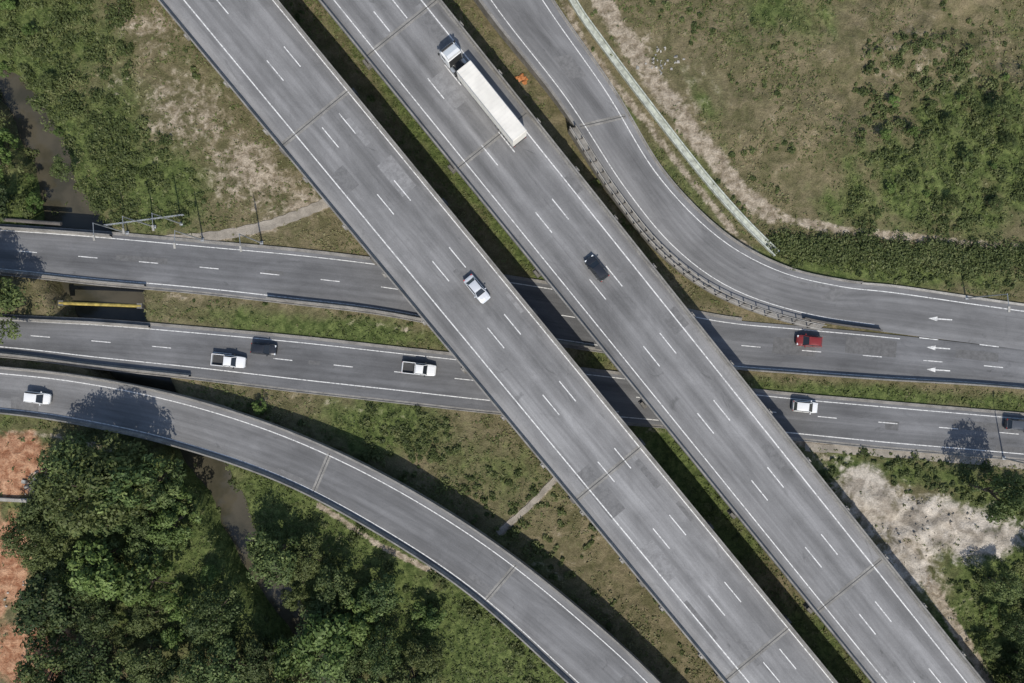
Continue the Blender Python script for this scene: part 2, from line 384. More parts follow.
SAND=[(185,115,70,52,20,.68),(250,172,55,40,20,.85),(150,30,45,30,0,.62),(300,205,45,18,-20,.8),(110,80,30,24,0,.5),(285,255,70,6,5,.6),(390,327,50,5,8,.6),(250,302,90,4,5,.45),
      (690,90,50,60,0,.45),(900,60,110,50,10,.45),(780,150,60,50,0,.35),(560,560,60,60,40,.42),(450,440,40,20,0,.4),(660,430,20,10,0,.6),(820,455,30,18,60,.6),(640,50,25,30,45,.55),(330,405,110,7,8,.45),(180,295,40,6,0,.5),(950,590,40,20,30,.55),(880,475,40,12,20,.5)]
PALE=[(935,525,85,30,8,1.0),(868,498,42,30,50,1.0),(985,540,50,22,-10,.95),(905,560,35,34,20,.9),(40,483,14,12,0,.9)]
RED=[(15,465,42,38,0,1.0),(12,560,24,60,0,.9),(35,655,50,40,0,1.0),(-40,560,50,200,0,1.0)]
LUSH=[(40,40,75,60,0,.8),(75,150,70,70,0,.9),(150,185,60,45,0,.9),(30,205,60,40,0,1),(210,60,60,30,45,.35),(240,560,260,110,15,.9),(470,640,120,60,30,1.0),(380,425,60,30,0,.85),(940,170,110,70,0,.75),(1010,600,80,120,0,.9),(330,330,130,14,6,.75),
      (470,170,200,22,51,.9),(690,470,120,30,51,.75),(870,270,160,14,5,.8),(880,470,110,15,5,.7),(650,150,130,22,50,.5),(880,395,200,9,4,.7),(490,470,60,30,30,.55),(770,50,80,60,0,.3),(820,660,80,40,50,.6)]
PATHS_S=[([(165,242),(215,237),(265,227),(325,203),(350,195)],4.5,1.0),([(585,-40),(600,0),(640,60),(690,130),(740,190),(770,215)],8.0,.95),([(770,215),(840,230),(930,240),(1080,254)],4.0,.85),
        ([(320,505),(380,545),(425,568),(455,570)],2.5,1.0),([(500,532),(530,505),(562,472),(600,440)],3.0,1.1),([(880,500),(915,560),(945,610),(1000,700)],5,1.05),
        ([(558,-10),(585,45),(640,115),(690,178),(740,240),(770,268)],3.5,.85),([(790,441),(900,450),(1080,466)],3.5,1.0),([(0,432),(60,436),(110,450)],2.5,.7)]
def zones(px,py):
    S=ell(px,py,SAND)
    for pts,wd,stn in PATHS_S:
        d,_=pdist(px,py,pts); S=np.maximum(S,stn*np.clip(1.6-d/wd*.8,0,1))
    G=ell(px,py,LUSH); hz=sstep(600,700,px)*sstep(250,200,py)
    u=px*.5+py*.86; v=-px*.86+py*.5
    G=np.clip(G+hz*(fbm(u*.22,v,26,4,4)-.5)*1.5,0,1)
    return S,G,ell(px,py,RED),ell(px,py,PALE)
def gheight(x,y):
    px=x*6.4+512; py=341.5-y*6.4
    rd=road_d(x,y); m=sstep(.8,7,rd)
    z=-.06+m*(fbm(x,y,14,1,5)-.4)*1.1
    hill=sstep(640,900,px)*sstep(240,100,py); z=z+m*hill*((fbm(x,y,9,3,5)-.4)*4.0+1.0)
    pit=ell(px,py,[(925,530,75,35,10,1)]); z=z+m*pit*((fbm(x,y,5,6,5)-.5)*3.6-.3)
    cd,cw=pdist(x*6.4+512,341.5-y*6.4,CAN,CW); cd=cd/6.4
    edge=cd-cw+(fbm(x,y,4,8,3)-.5)*1.5
    z=z-4.2*(1-sstep(-.8,1.6,edge))
    return z,rd,edge
def axis(lo,hi,step,far):
    a=list(np.arange(lo,hi,step)); l=[];v=lo;d=step
    while v>-far: d*=1.35; v-=d; l.append(v)
    r=[];v=a[-1];d=step
    while v<far: d*=1.35; v+=d; r.append(v)
    return np.array(l[::-1]+a+r)
gx=axis(-92,92,.45,2500); gy=axis(-64,64,.45,2500)
X,Y=np.meshgrid(gx,gy); nx,ny=len(gx),len(gy); xf,yf=X.ravel(),Y.ravel()
zf,rdv,_=gheight(xf,yf)
me=bpy.data.meshes.new('ground'); n=nx*ny
me.vertices.add(n); me.vertices.foreach_set('co',np.stack([xf,yf,zf],1).ravel())
ii=np.arange(nx-1); jj=np.arange(ny-1); I,J=np.meshgrid(ii,jj); b=(J*nx+I).ravel()
q=np.stack([b,b+1,b+nx+1,b+nx],1).astype(np.int32); nf=len(q)
me.loops.add(nf*4); me.loops.foreach_set('vertex_index',q.ravel()); me.polygons.add(nf); me.polygons.foreach_set('loop_start',np.arange(nf,dtype=np.int32)*4)
me.polygons.foreach_set('use_smooth',np.ones(nf,dtype=bool)); me.update(calc_edges=True)
pxf,pyf=xf*6.4+512,341.5-yf*6.4
zs=zones(pxf,pyf); ca=me.attributes.new('zone','FLOAT_COLOR','POINT'); ca.data.foreach_set('color',np.stack(zs,1).astype(np.float32).ravel())
g=NB('ground_material'); at=g.n('ShaderNodeAttribute',attribute_name='zone'); sp=g.n('ShaderNodeSeparateColor'); g.put(sp.inputs[0],at.outputs['Color'])
P=g.pos(); n1=g.noise(P,.11,7,.62); n2=g.noise(P,.9,6,.65,.4); n3=g.noise(P,4.5,4,.7); n4=g.noise(P,.35,6,.6,.8)
dry=g.mix(g.ramp(n4,.3,.7),(.095,.09,.042),(.20,.165,.098)); dry=g.mix(g.ramp(n2,.55,.75,0,.6),dry,(.075,.082,.032))
grn=g.mix(g.ramp(n2,.3,.7),(.052,.076,.022),(.125,.15,.05))
nn=lambda s,k:g.math('ADD',s,g.math('MULTIPLY',g.math('SUBTRACT',n4,.5),k))
gf=g.ramp(g.math('ADD',nn(sp.outputs[1],.9),g.math('MULTIPLY',g.math('SUBTRACT',n1,.5),1.4)),.15,.7)
col=g.mix(gf,dry,grn)
sandc=g.mix(g.ramp(n2,.3,.7),(.22,.175,.12),(.38,.325,.25))
col=g.mix(g.ramp(g.math('ADD',nn(sp.outputs[0],1.3),g.math('MULTIPLY',g.math('SUBTRACT',n2,.5),1.1)),.45,.95),col,sandc)
col=g.mix(g.ramp(nn(sp.outputs[2],.6),.5,.7),col,g.mix(g.ramp(n2,.3,.7),(.27,.115,.06),(.45,.27,.165)))
col=g.mix(g.ramp(g.math('ADD',nn(at.outputs['Alpha'],1.2),g.math('MULTIPLY',g.math('SUBTRACT',n2,.5),.8)),.4,.8),col,g.mix(g.ramp(n4,.35,.65),(.27,.235,.19),(.50,.45,.38)))
f=g.math('MULTIPLY',g.ramp(n3,.25,.75,.72,1.28),g.ramp(n2,.25,.75,.82,1.18))
g.bsdf(g.scale(col,f),.95,.1,bump=g.math('ADD',n2,g.math('MULTIPLY',n3,.5)),bstr=.8,bdist=.35)
me.materials.append(g.m); ob=bpy.data.objects.new('ground',me); COL.objects.link(ob)
def path(name,pts,wid,mat,lift=.10):
    pc=catmull([W(*p) for p in pts],10); V=[];Fc=[]
    for i,c in enumerate(pc):
        a=pc[max(0,i-1)];b_=pc[min(len(pc)-1,i+1)]; d=(b_-a)[:2]; d/=np.linalg.norm(d); nn_=np.array([-d[1],d[0]])
        for k in(-1,-.5,0,.5,1):
            w_=wid/2*(1+.12*math.sin(i*1.7+k)); V.append((c[0]+nn_[0]*k*w_,c[1]+nn_[1]*k*w_,0))
        if i:
            for k in range(4): Fc.append(((i-1)*5+k,(i-1)*5+k+1,i*5+k+1,i*5+k))
    V=np.array(V); zz=gheight(V[:,0],V[:,1])[0]; V[:,2]=np.maximum(zz,-.3)+lift; new_mesh_obj(name,V,Fc,mat)
path('footpath',[(120,241),(165,240),(215,236),(265,226),(300,214),(328,202),(350,190)],1.5,M_path)
path('footpath',[(498,533),(530,505),(562,472),(600,440)],.9,M_path)
path('footpath',[(805,447),(900,454),(1080,470)],1.3,M_path,.06)
# water
n=NB('canal_water'); wv=n.noise(n.pos(),1.2,4)
n.bsdf(n.mix(n.ramp(n.noise(n.pos(),.2,4),.35,.65),(.045,.042,.028),(.08,.07,.048)),.12,.4,bump=wv,bstr=.15,bdist=.05)
V=[];Fc=[]; cp=catmull([tuple(W(*c)[:2])+(w+2.2,) for c,w in zip(CAN,CW)],6)
for i,c in enumerate(cp):
    a=cp[max(0,i-1)];b_=cp[min(len(cp)-1,i+1)]; d=np.array([b_[0]-a[0],b_[1]-a[1]]); d/=np.linalg.norm(d); nn_=np.array([-d[1],d[0]])*c[2]
    V+=[(c[0]+nn_[0],c[1]+nn_[1],-3.2),(c[0]-nn_[0],c[1]-nn_[1],-3.2)]
    if i: Fc.append((2*i-2,2*i-1,2*i+1,2*i))
new_mesh_obj('canal_water',V,Fc,n.m)
# ---------------------------------------------------------------- vegetation
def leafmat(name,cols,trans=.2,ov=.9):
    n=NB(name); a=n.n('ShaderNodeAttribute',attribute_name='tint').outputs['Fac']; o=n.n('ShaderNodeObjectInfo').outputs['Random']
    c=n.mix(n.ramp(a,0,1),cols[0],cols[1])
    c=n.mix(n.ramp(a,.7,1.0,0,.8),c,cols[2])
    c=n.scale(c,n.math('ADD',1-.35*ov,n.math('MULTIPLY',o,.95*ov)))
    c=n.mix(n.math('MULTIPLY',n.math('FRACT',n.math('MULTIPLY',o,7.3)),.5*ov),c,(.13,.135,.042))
    d=n.n('ShaderNodeBsdfPrincipled'); n.put(d.inputs['Base Color'],c); d.inputs['Roughness'].default_value=.6; d.inputs['Specular IOR Level'].default_value=.25
    t=n.n('ShaderNodeBsdfTranslucent'); n.put(t.inputs['Color'],c); mx=n.n('ShaderNodeMixShader'); mx.inputs[0].default_value=trans
    n.t.links.new(d.outputs[0],mx.inputs[1]); n.t.links.new(t.outputs[0],mx.inputs[2]); n.t.links.new(mx.outputs[0],n.out.inputs[0]); return n.m
M_leaf=leafmat('tree_leaves',[(.034,.058,.019),(.095,.132,.042),(.15,.185,.065)])
M_leafY=leafmat('tree_leaves_bright',[(.065,.112,.025),(.125,.188,.05),(.17,.235,.07)],ov=.5)
M_shrub=leafmat('shrub_leaves',[(.040,.060,.018),(.115,.143,.048),(.175,.185,.078)],ov=.3)
M_grass=leafmat('grass_blades',[(.055,.08,.022),(.13,.145,.052),(.21,.188,.10)],.12,ov=.2)
M_bark=simple('bark',(.11,.085,.06),.9)
def quadcloud(c,nr,size,asp=.55):
    n=len(c); nr=nr/np.linalg.norm(nr,axis=1,keepdims=True); r=rng.normal(size=(n,3)); t=np.cross(nr,r); t/=np.linalg.norm(t,axis=1,keepdims=True)+1e-9; u=np.cross(nr,t)
    s=size[:,None]; return np.stack([c-t*s,c-u*s*asp,c+t*s,c+u*s*asp],1)
def leaf_mesh(name,Q,tint,mat,extra=None,mat2=None):
    n=len(Q); me=bpy.data.meshes.new(name); V=Q.reshape(-1,3); nv=len(V); fi=np.arange(n*4,dtype=np.int32); ls=np.arange(n,dtype=np.int32)*4
    ev=[];ef=[]
    if extra: ev=np.array(extra.V); ef=extra.F; V=np.vstack([V,ev])
    me.vertices.add(len(V)); me.vertices.foreach_set('co',V.astype(np.float32).ravel())
    l2=[]; st_=list(ls); k=n*4
    for f_ in ef: l2+= [nv+i for i in f_]; st_.append(k); k+=len(f_)
    alll=np.concatenate([fi,np.array(l2,dtype=np.int32)]) if l2 else fi
    me.loops.add(len(alll)); me.loops.foreach_set('vertex_index',alll); me.polygons.add(len(st_)); me.polygons.foreach_set('loop_start',np.array(st_,dtype=np.int32))
    me.materials.append(mat)
    if mat2: me.materials.append(mat2); me.polygons.foreach_set('material_index',np.array([0]*n+[1]*len(ef),dtype=np.int32))
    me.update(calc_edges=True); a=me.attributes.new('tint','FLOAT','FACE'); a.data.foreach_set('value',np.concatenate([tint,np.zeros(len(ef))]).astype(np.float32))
    return me
def tree_mesh(name,R,Ht,mat,nclump=42,nleaf=85,ls=.25):
    A=Acc(); th=Ht*.45
    A.cyl((0,0,-1.5),(0,0,th),R*.075,R*.05,8)
    C=[];N=[];S=[];T=[]
    for k in range(nclump):
        a=rng.uniform(0,2*math.pi); rr=R*math.sqrt(rng.uniform(0,1))*.9; zz=Ht*(.50+.44*(1-(rr/R)**2)*rng.uniform(.5,1.05))
        if rng.random()<.25: zz*=.75
        rr*=1+.25*math.sin(2*a+k%3)
        cc=np.array([rr*math.cos(a),rr*math.sin(a),zz]); cr=R*rng.uniform(.16,.30)
        if k<12: A.cyl((0,0,th*rng.uniform(.6,1)),tuple(cc),R*.03,R*.01,5)
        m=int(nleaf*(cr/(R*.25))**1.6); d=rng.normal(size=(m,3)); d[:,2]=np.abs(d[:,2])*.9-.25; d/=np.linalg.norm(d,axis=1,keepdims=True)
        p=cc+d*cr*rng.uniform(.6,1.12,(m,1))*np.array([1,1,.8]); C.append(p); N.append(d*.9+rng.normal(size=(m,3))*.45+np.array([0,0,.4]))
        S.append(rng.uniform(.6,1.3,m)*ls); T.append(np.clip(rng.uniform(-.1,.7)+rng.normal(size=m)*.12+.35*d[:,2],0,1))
    Q=quadcloud(np.vstack(C),np.vstack(N),np.concatenate(S)); return leaf_mesh(name,Q,np.concatenate(T),mat,A,M_bark)
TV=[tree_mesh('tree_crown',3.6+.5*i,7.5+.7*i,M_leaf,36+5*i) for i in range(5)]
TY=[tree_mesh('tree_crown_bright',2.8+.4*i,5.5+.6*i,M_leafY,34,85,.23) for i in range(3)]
def put_tree(px,py,kind,i,sc,zs=1.0):
    x,y,_=W(px,py); zz=float(gheight(np.array([x]),np.array([y]))[0][0])
    me=(TV if kind=='d' else TY)[i%(5 if kind=='d' else 3)]
    o=bpy.data.objects.new('tree',me); o.location=(x,y,max(zz,-1.5)); o.rotation_euler=(rng.normal()*.05,rng.normal()*.05,rng.uniform(0,6.28)); o.scale=(sc*rng.uniform(.9,1.1),sc*rng.uniform(.9,1.1),sc*zs*rng.uniform(.8,1.2)); COL.objects.link(o)
def inpoly(px,py,poly):
    c=False;j=len(poly)-1
    for i in range(len(poly)):
        xi,yi=poly[i];xj,yj=poly[j]
        if (yi>py)!=(yj>py) and px<(xj-xi)*(py-yi)/(yj-yi)+xi: c=not c
        j=i
    return c
ALL=[(s_,0,1e9) for s_ in(S1,S2,SC,SD,SA,SB)]
def scatter_trees(poly,spacing,smin,smax,bright=.2,maxn=400,clear=2.2,can=15):
    xs=[p[0] for p in poly];ys=[p[1] for p in poly]; pts=[];tries=0
    while tries<maxn*12 and len(pts)<maxn:
        tries+=1; px=random.uniform(min(xs),max(xs)); py=random.uniform(min(ys),max(ys))
        if not inpoly(px,py,poly): continue
        sp_=spacing*random.uniform(.8,1.25)
        if any((px-a)**2+(py-b)**2<sp_**2 for a,b in pts): continue
        w=W(px,py); x,y=np.array([w[0]]),np.array([w[1]])
        if road_d(x,y,ALL)[0]<clear: continue
        if pdist(np.array([px]),np.array([py]),CAN)[0][0]<can: continue
        pts.append((px,py)); sc=random.uniform(smin,smax)*(.75 if sp_<spacing else 1.08)
        put_tree(px,py,'b' if random.random()<bright else 'd',random.randrange(5),sc)
    return pts
scatter_trees([(62,478),(120,468),(178,482),(225,515),(290,520),(345,560),(395,590),(430,630),(440,760),(-30,760),(75,690),(52,600),(50,520)],28,.62,1.15,.28,140,3.6,27)
scatter_trees([(1000,560),(1120,540),(1120,760),(1000,740),(965,600)],26,.45,.8,.4,30)
scatter_trees([(-70,-40),(60,-40),(50,60),(85,150),(60,200),(-70,220)],30,.28,.55,.75,34)
scatter_trees([(860,90),(1100,70),(1100,230),(880,210)],30,.2,.38,.5,30)
for a in[(150,470,'d',1,1.2,1.25),(112,464,'d',3,1.1,1.3),(88,474,'d',0,1.15,1.2),(130,480,'d',4,1.1,1.25),(168,478,'d',0,.95,1.2),(16,297,'d',3,1.05,1.15),(0,304,'d',0,1.15,1.15),(-18,290,'d',1,1.2),(262,405,'b',1,.38),(182,488,'b',0,.85),(968,484,'d',2,.82,1.35),(5,205,'d',1,.7),(8,160,'b',1,.6),(0,-10,'d',0,.6),(1015,500,'d',1,.5),(985,478,'b',1,.5),(335,625,'b',2,1.5),(300,655,'b',1,1.2),(430,610,'b',0,.8),(62,505,'d',2,.9),(185,515,'b',2,1.1),(285,545,'d',2,.9),(120,560,'b',2,1.3),(70,600,'d',1,1.2)]: put_tree(*a)
def shrub_mass(name,pts,mat):
    C=[];N=[];S=[];T=[]
    P_=np.array([W(p[0],p[1])[:2] for p in pts]); Z,_,_=gheight(P_[:,0],P_[:,1])
    for (px,py,r),(x,y),z in zip(pts,P_,Z):
        m=int(100*r**1.5)+25; nb=max(2,int(r*3)); cen=rng.normal(size=(nb,2))*r*.42; cs=rng.integers(0,nb,m); d=rng.normal(size=(m,3)); d[:,2]=np.abs(d[:,2]); d/=np.linalg.norm(d,axis=1,keepdims=True)
        rr=r*rng.uniform(.35,.62,(nb,))[cs][:,None]
        p=d*rr*rng.uniform(.6,1.1,(m,1)); p[:,:2]+=cen[cs]; p+=np.array([x,y,z])
        C.append(p);N.append(d*.7+rng.normal(size=(m,3))*.5+np.array([0,0,.5]));S.append(rng.uniform(.1,.24,m)); tb=(rng.uniform(-.2,.35)+rng.uniform(.05,.75,nb))[cs]; T.append(np.clip(tb+rng.normal(size=m)*.12,0,1))
    me=leaf_mesh(name,quadcloud(np.vstack(C),np.vstack(N),np.concatenate(S)),np.concatenate(T),mat); o=bpy.data.objects.new(name,me); COL.objects.link(o)
def scat(n_,x0,x1,y0,y1,rmin,rmax,thr=.5,seed=4,cl=14.0,clear=.9):
    px=rng.uniform(x0,x1,n_);py=rng.uniform(y0,y1,n_); x=(px-512)/6.4;y=(341.5-py)/6.4
    ok=(road_d(x,y,STR)>clear)&(pdist(px,py,CAN)[0]>12)&(fbm(x,y,cl,seed,3)>thr)
    S,G,R_,A_=zones(px,py); ok&=(S<.6)&(R_<.5)&(A_<.5)
    r=rng.uniform(rmin,rmax,n_); return [(a,b,c) for a,b,c,o_ in zip(px,py,r,ok) if o_]
pts=[]
pts+=scat(300,-60,130,-50,215,.7,1.9,.32)
pts+=scat(110,90,200,110,225,.5,1.5,.38); pts+=scat(40,180,280,20,140,.3,1.0,.5)
pts+=scat(340,850,1090,40,240,.4,1.7,.46,5)
pts+=scat(430,600,1090,-50,240,.25,1.0,.48,6)
# dark hedge along the upper side of the merged carriageway
hx=rng.uniform(776,1085,150); pts+=[(a,246+(a-776)*.055+rng.uniform(-4,7),rng.uniform(1.3,2.5)) for a in hx]
pts+=scat(70,790,1080,268,286,.4,1.0,.3)
pts+=scat(50,250,480,400,470,.4,1.3,.5,7)
pts+=scat(40,360,440,410,460,.6,1.5,.3,7)
pts+=scat(420,60,600,470,740,.5,1.5,.42,2)
pts+=scat(140,470,760,380,720,.25,.9,.52,3)
pts+=scat(160,820,1090,450,500,.35,1.2,.45,3); pts+=scat(160,950,1090,550,740,.5,1.5,.4,3)
pts+=scat(50,280,640,-20,330,.3,1.2,.4,8); pts+=scat(120,560,900,380,740,.3,1.1,.45,8)
pts+=scat(60,40,240,440,520,.4,1.3,.4,9); pts+=scat(60,520,780,-40,260,.2,.7,.5,9)
pts+=scat(40,200,340,0,220,.2,.6,.45,9); pts+=scat(25,140,450,295,345,.2,.6,.4,9)
shrub_mass('shrub_thicket',pts,M_shrub)
# grass tufts
N_=90000; px=rng.uniform(-70,1094,N_);py=rng.uniform(-70,753,N_); x=(px-512)/6.4;y=(341.5-py)/6.4
z,rd,ed=gheight(x,y); S,G,R_,A_=zones(px,py); dens=fbm(x,y,7,2,4)
ok=(rd>.7)&(ed>.3)&(rng.uniform(0,1,N_)<np.clip(1.1-S*1.2-R_*1.4-A_*1.3,0,1)*sstep(.3,.6,dens+G*.15)+.03)
x,y,z,G=x[ok],y[ok],z[ok],G[ok]; m=len(x); k=4
c=np.repeat(np.stack([x,y,z],1),k,0)+rng.normal(size=(m*k,3))*np.array([.16,.16,.04])+np.array([0,0,.1])
nr=rng.normal(size=(m*k,3))*.6+np.array([0,0,.8]); sz=np.repeat(rng.uniform(.08,.24,m),k)*rng.uniform(.7,1.3,m*k)
tn=np.clip(np.repeat(.78-.45*G+(fbm(x,y,5,5,3)-.5)*.9+rng.normal(size=m)*.12,k),0,1)
o=bpy.data.objects.new('grass',leaf_mesh('grass',quadcloud(c,nr,sz,.5),tn,M_grass)); COL.objects.link(o)
# ---------------------------------------------------------------- vehicles
def paint(name,c,metal=.0): return NB(name).bsdf(tuple(c),.28,.5,metal,Coat_Weight=.6,Coat_Roughness=.08)
M_white=paint('white_car_paint',(.74,.74,.72)); M_silver=paint('silver_car_paint',(.60,.61,.62),.2); M_black=paint('black_car_paint',(.018,.019,.022)); M_red=paint('red_car_paint',(.20,.022,.018)); M_grey=paint('grey_car_paint',(.09,.095,.10),.3)
M_glass=NB('dark_glass').bsdf((.02,.024,.028),.08,.6); M_tyre=simple('tyre_rubber',(.025,.025,.025),.85); M_head=NB('headlamp').bsdf((.7,.72,.72),.15,.6); M_tail=NB('tail_lamp').bsdf((.45,.02,.015),.25,.5)
M_trim=simple('black_trim',(.03,.03,.03),.6); M_bedl=simple('bed_liner',(.05,.05,.05),.8)
def heading(strip,px,py,sign):
    sv=strip.s_at(px,py); a=strip.at(.5,sv-1);b=strip.at(.5,sv+1); d=(b-a)*sign; return math.atan2(d[1],d[0])
def loft_body(A,st,mi=0):
    rings=[]
    for xx,w,zt,zb in st:
        rings.append([(xx,-w*.96,zb),(xx,-w,zb+.18),(xx,-w,zt-.22),(xx,-w*.93,zt-.06),(xx,-w*.6,zt),(xx,0,zt+.015),(xx,w*.6,zt),(xx,w*.93,zt-.06),(xx,w,zt-.22),(xx,w,zb+.18),(xx,w*.96,zb)])
    V=[p for r in rings for p in r]; m=11; Fc=[]
    for r in range(len(rings)-1):
        for j in range(m): Fc.append((r*m+j,r*m+(j+1)%m,(r+1)*m+(j+1)%m,(r+1)*m+j))
    Fc.append(tuple(range(m))[::-1]); Fc.append(tuple((len(rings)-1)*m+j for j in range(m))); A.add(V,Fc,mi)
def wheels(A,xs,hw,r=.32,tw=.22,mi=3):
    for xx in xs:
        for s_ in(-1,1):
            A.cyl((xx,s_*(hw-tw),r),(xx,s_*hw,r),r,r,18,mi); A.cyl((xx,s_*(hw+.004),r),(xx,s_*(hw+.02),r),r*.55,r*.5,12,6)
def cabin(A,xb0,xb1,xr0,xr1,wb,wr,zb,zr):
    b=[(xb0,-wb,zb),(xb1,-wb,zb),(xb1,wb,zb),(xb0,wb,zb)]; t=[(xr0,-wr,zr),(xr1,-wr,zr),(xr1,wr,zr),(xr0,wr,zr)]
    A.add(b+t,[(0,1,5,4),(1,2,6,5),(2,3,7,6),(3,0,4,7),(4,5,6,7)],1)
    V=[];nx_,ny_=6,5
    for i in range(nx_+1):
        for j in range(ny_+1):
            u=i/nx_;v=j/ny_; V.append((xr0-.05+(xr1-xr0+.10)*u,(-wr-.03)+(2*wr+.06)*v,zr+.012+.07*math.sin(math.pi*u)**.6*math.sin(math.pi*v)**.5))
    nt=len(V); V+=[(a,b2,zr-.03) for a,b2,c2 in V]; Fc=[]
    for i in range(nx_):
        for j in range(ny_):
            q0=i*(ny_+1)+j; Fc.append((q0,q0+ny_+1,q0+ny_+2,q0+1))
    for i in range(nx_):
        for j in(0,ny_): q0=i*(ny_+1)+j; Fc.append((q0,q0+ny_+1,q0+ny_+1+nt,q0+nt))
    for j in range(ny_):
        for i in(0,nx_): q0=i*(ny_+1)+j; Fc.append((q0,q0+1,q0+1+nt,q0+nt))
    A.add(V,Fc,0)
    for i in range(4): A.cyl(b[i],t[i],.055,.045,6,0)
    xm=(xb0+xb1)/2
    for s_ in(-1,1): A.cyl((xm,s_*wb,zb),(( xr0+xr1)/2,s_*wr,zr),.04,.035,6,2)
def make_vehicle(name,px,py,strip,sign,kind,mat,zref=1.0,rot=0):
    sv=strip.s_at(px,py); zz=strip.at(.5,sv)[2]; x,y,_=W(px,py,zz+zref); e=empty(name,(x,y,zz+.02)); e.rotation_euler=(0,0,heading(strip,px,py,sign)+rot)
    A=Acc(); mats=[mat,M_glass,M_trim,M_tyre,M_head,M_tail,M_steel,M_bedl]
    if kind in('sedan','hatch'):
        if kind=='sedan':
            st=[(-2.22,.62,.62,.38),(-2.16,.78,.86,.30),(-1.95,.85,.95,.24),(-1.3,.88,.97,.2),(-.2,.885,.95,.2),(.7,.88,.94,.2),(1.05,.88,.93,.2),(1.6,.86,.84,.22),(2.0,.80,.74,.26),(2.17,.68,.62,.32),(2.22,.5,.52,.38)]
            cb=(-1.72,1.02,-1.12,.28,.77,.58,.92,1.40); L_=2.2
        else:
            st=[(-1.98,.66,.62,.38),(-1.93,.80,.9,.30),(-1.7,.85,.98,.24),(-1.1,.87,.97,.2),(0,.875,.95,.2),(.9,.87,.94,.2),(1.3,.86,.88,.22),(1.75,.80,.76,.26),(1.93,.68,.64,.32),(1.98,.5,.52,.38)]
            cb=(-1.86,1.05,-1.5,.25,.77,.60,.93,1.44); L_=1.95
        loft_body(A,st); cabin(A,*cb); wheels(A,(-L_*.6,L_*.62),.87)
        for s_ in(-1,1):
            A.box((L_-.17,s_*.60,.68),.22,.30,.12,-s_*.3,4); A.box((-L_+.06,s_*.66,.80),.12,.24,.16,0,5); A.box((.72,s_*.97,.98),.16,.2,.13,0,0); A.box((0,s_*.885,.58),2.0,.02,.05,0,2)
        A.box((L_-.02,0,.45),.08,1.1,.18,0,2); A.box((.98,0,.955),.10,1.25,.02,0,2)
        A.box((.62,.0,.35),.1,1.5,.1,0,2)
    if kind=='pickup':
        st=[(-.62,.90,1.02,.35),(-.2,.91,1.04,.3),(.9,.91,1.04,.3),(1.3,.91,1.06,.3),(1.9,.89,1.0,.32),(2.4,.84,.92,.35),(2.58,.72,.78,.42),(2.62,.55,.6,.5)]
        loft_body(A,st); cabin(A,-.58,1.32,-.42,.66,.80,.63,1.02,1.62); wheels(A,(-1.65,1.65),.91,.37,.25)
        for s_ in(-1,1):
            A.box((-1.62,s_*.86,.74),1.98,.10,.62,0,0); A.box((2.42,s_*.62,.80),.22,.30,.16,-s_*.25,4); A.box((-2.64,s_*.80,.80),.06,.16,.3,0,5); A.box((.98,s_*1.03,1.1),.16,.24,.18,0,2)
        A.box((-2.57,0,.74),.09,1.62,.60,0,0); A.box((-1.60,0,.56),1.96,1.62,.10,0,7); A.box((-.66,0,.8),.07,1.7,.5,0,0); A.box((-2.72,0,.5),.14,1.5,.14,0,6)
        A.cyl((-.78,-.7,1.05),(-.78,.7,1.05),.04,.04,8,2); A.cyl((-.78,-.7,.8),(-.78,-.7,1.05),.035,.035,8,2); A.cyl((-.78,.7,.8),(-.78,.7,1.05),.035,.035,8,2)
    A.build('body',mats,e); return e
make_vehicle('sedan_car',477,289,SA,1,'sedan',M_silver)
make_vehicle('hatchback_car',597,268,SB,-1,'hatch',M_black)
make_vehicle('pickup_truck',228,361,S2,1,'pickup',M_white)
make_vehicle('hatchback_car',263,349,S2,1,'hatch',M_black)
make_vehicle('pickup_truck',419,369,S2,1,'pickup',M_white)
make_vehicle('hatchback_car',36,398,SD,1,'hatch',M_white)
make_vehicle('hatchback_car',810,341,S1,-1,'hatch',M_red)
make_vehicle('hatchback_car',806,407,S2,1,'hatch',M_white)
make_vehicle('hatchback_car',1020,425,S2,1,'hatch',M_grey)
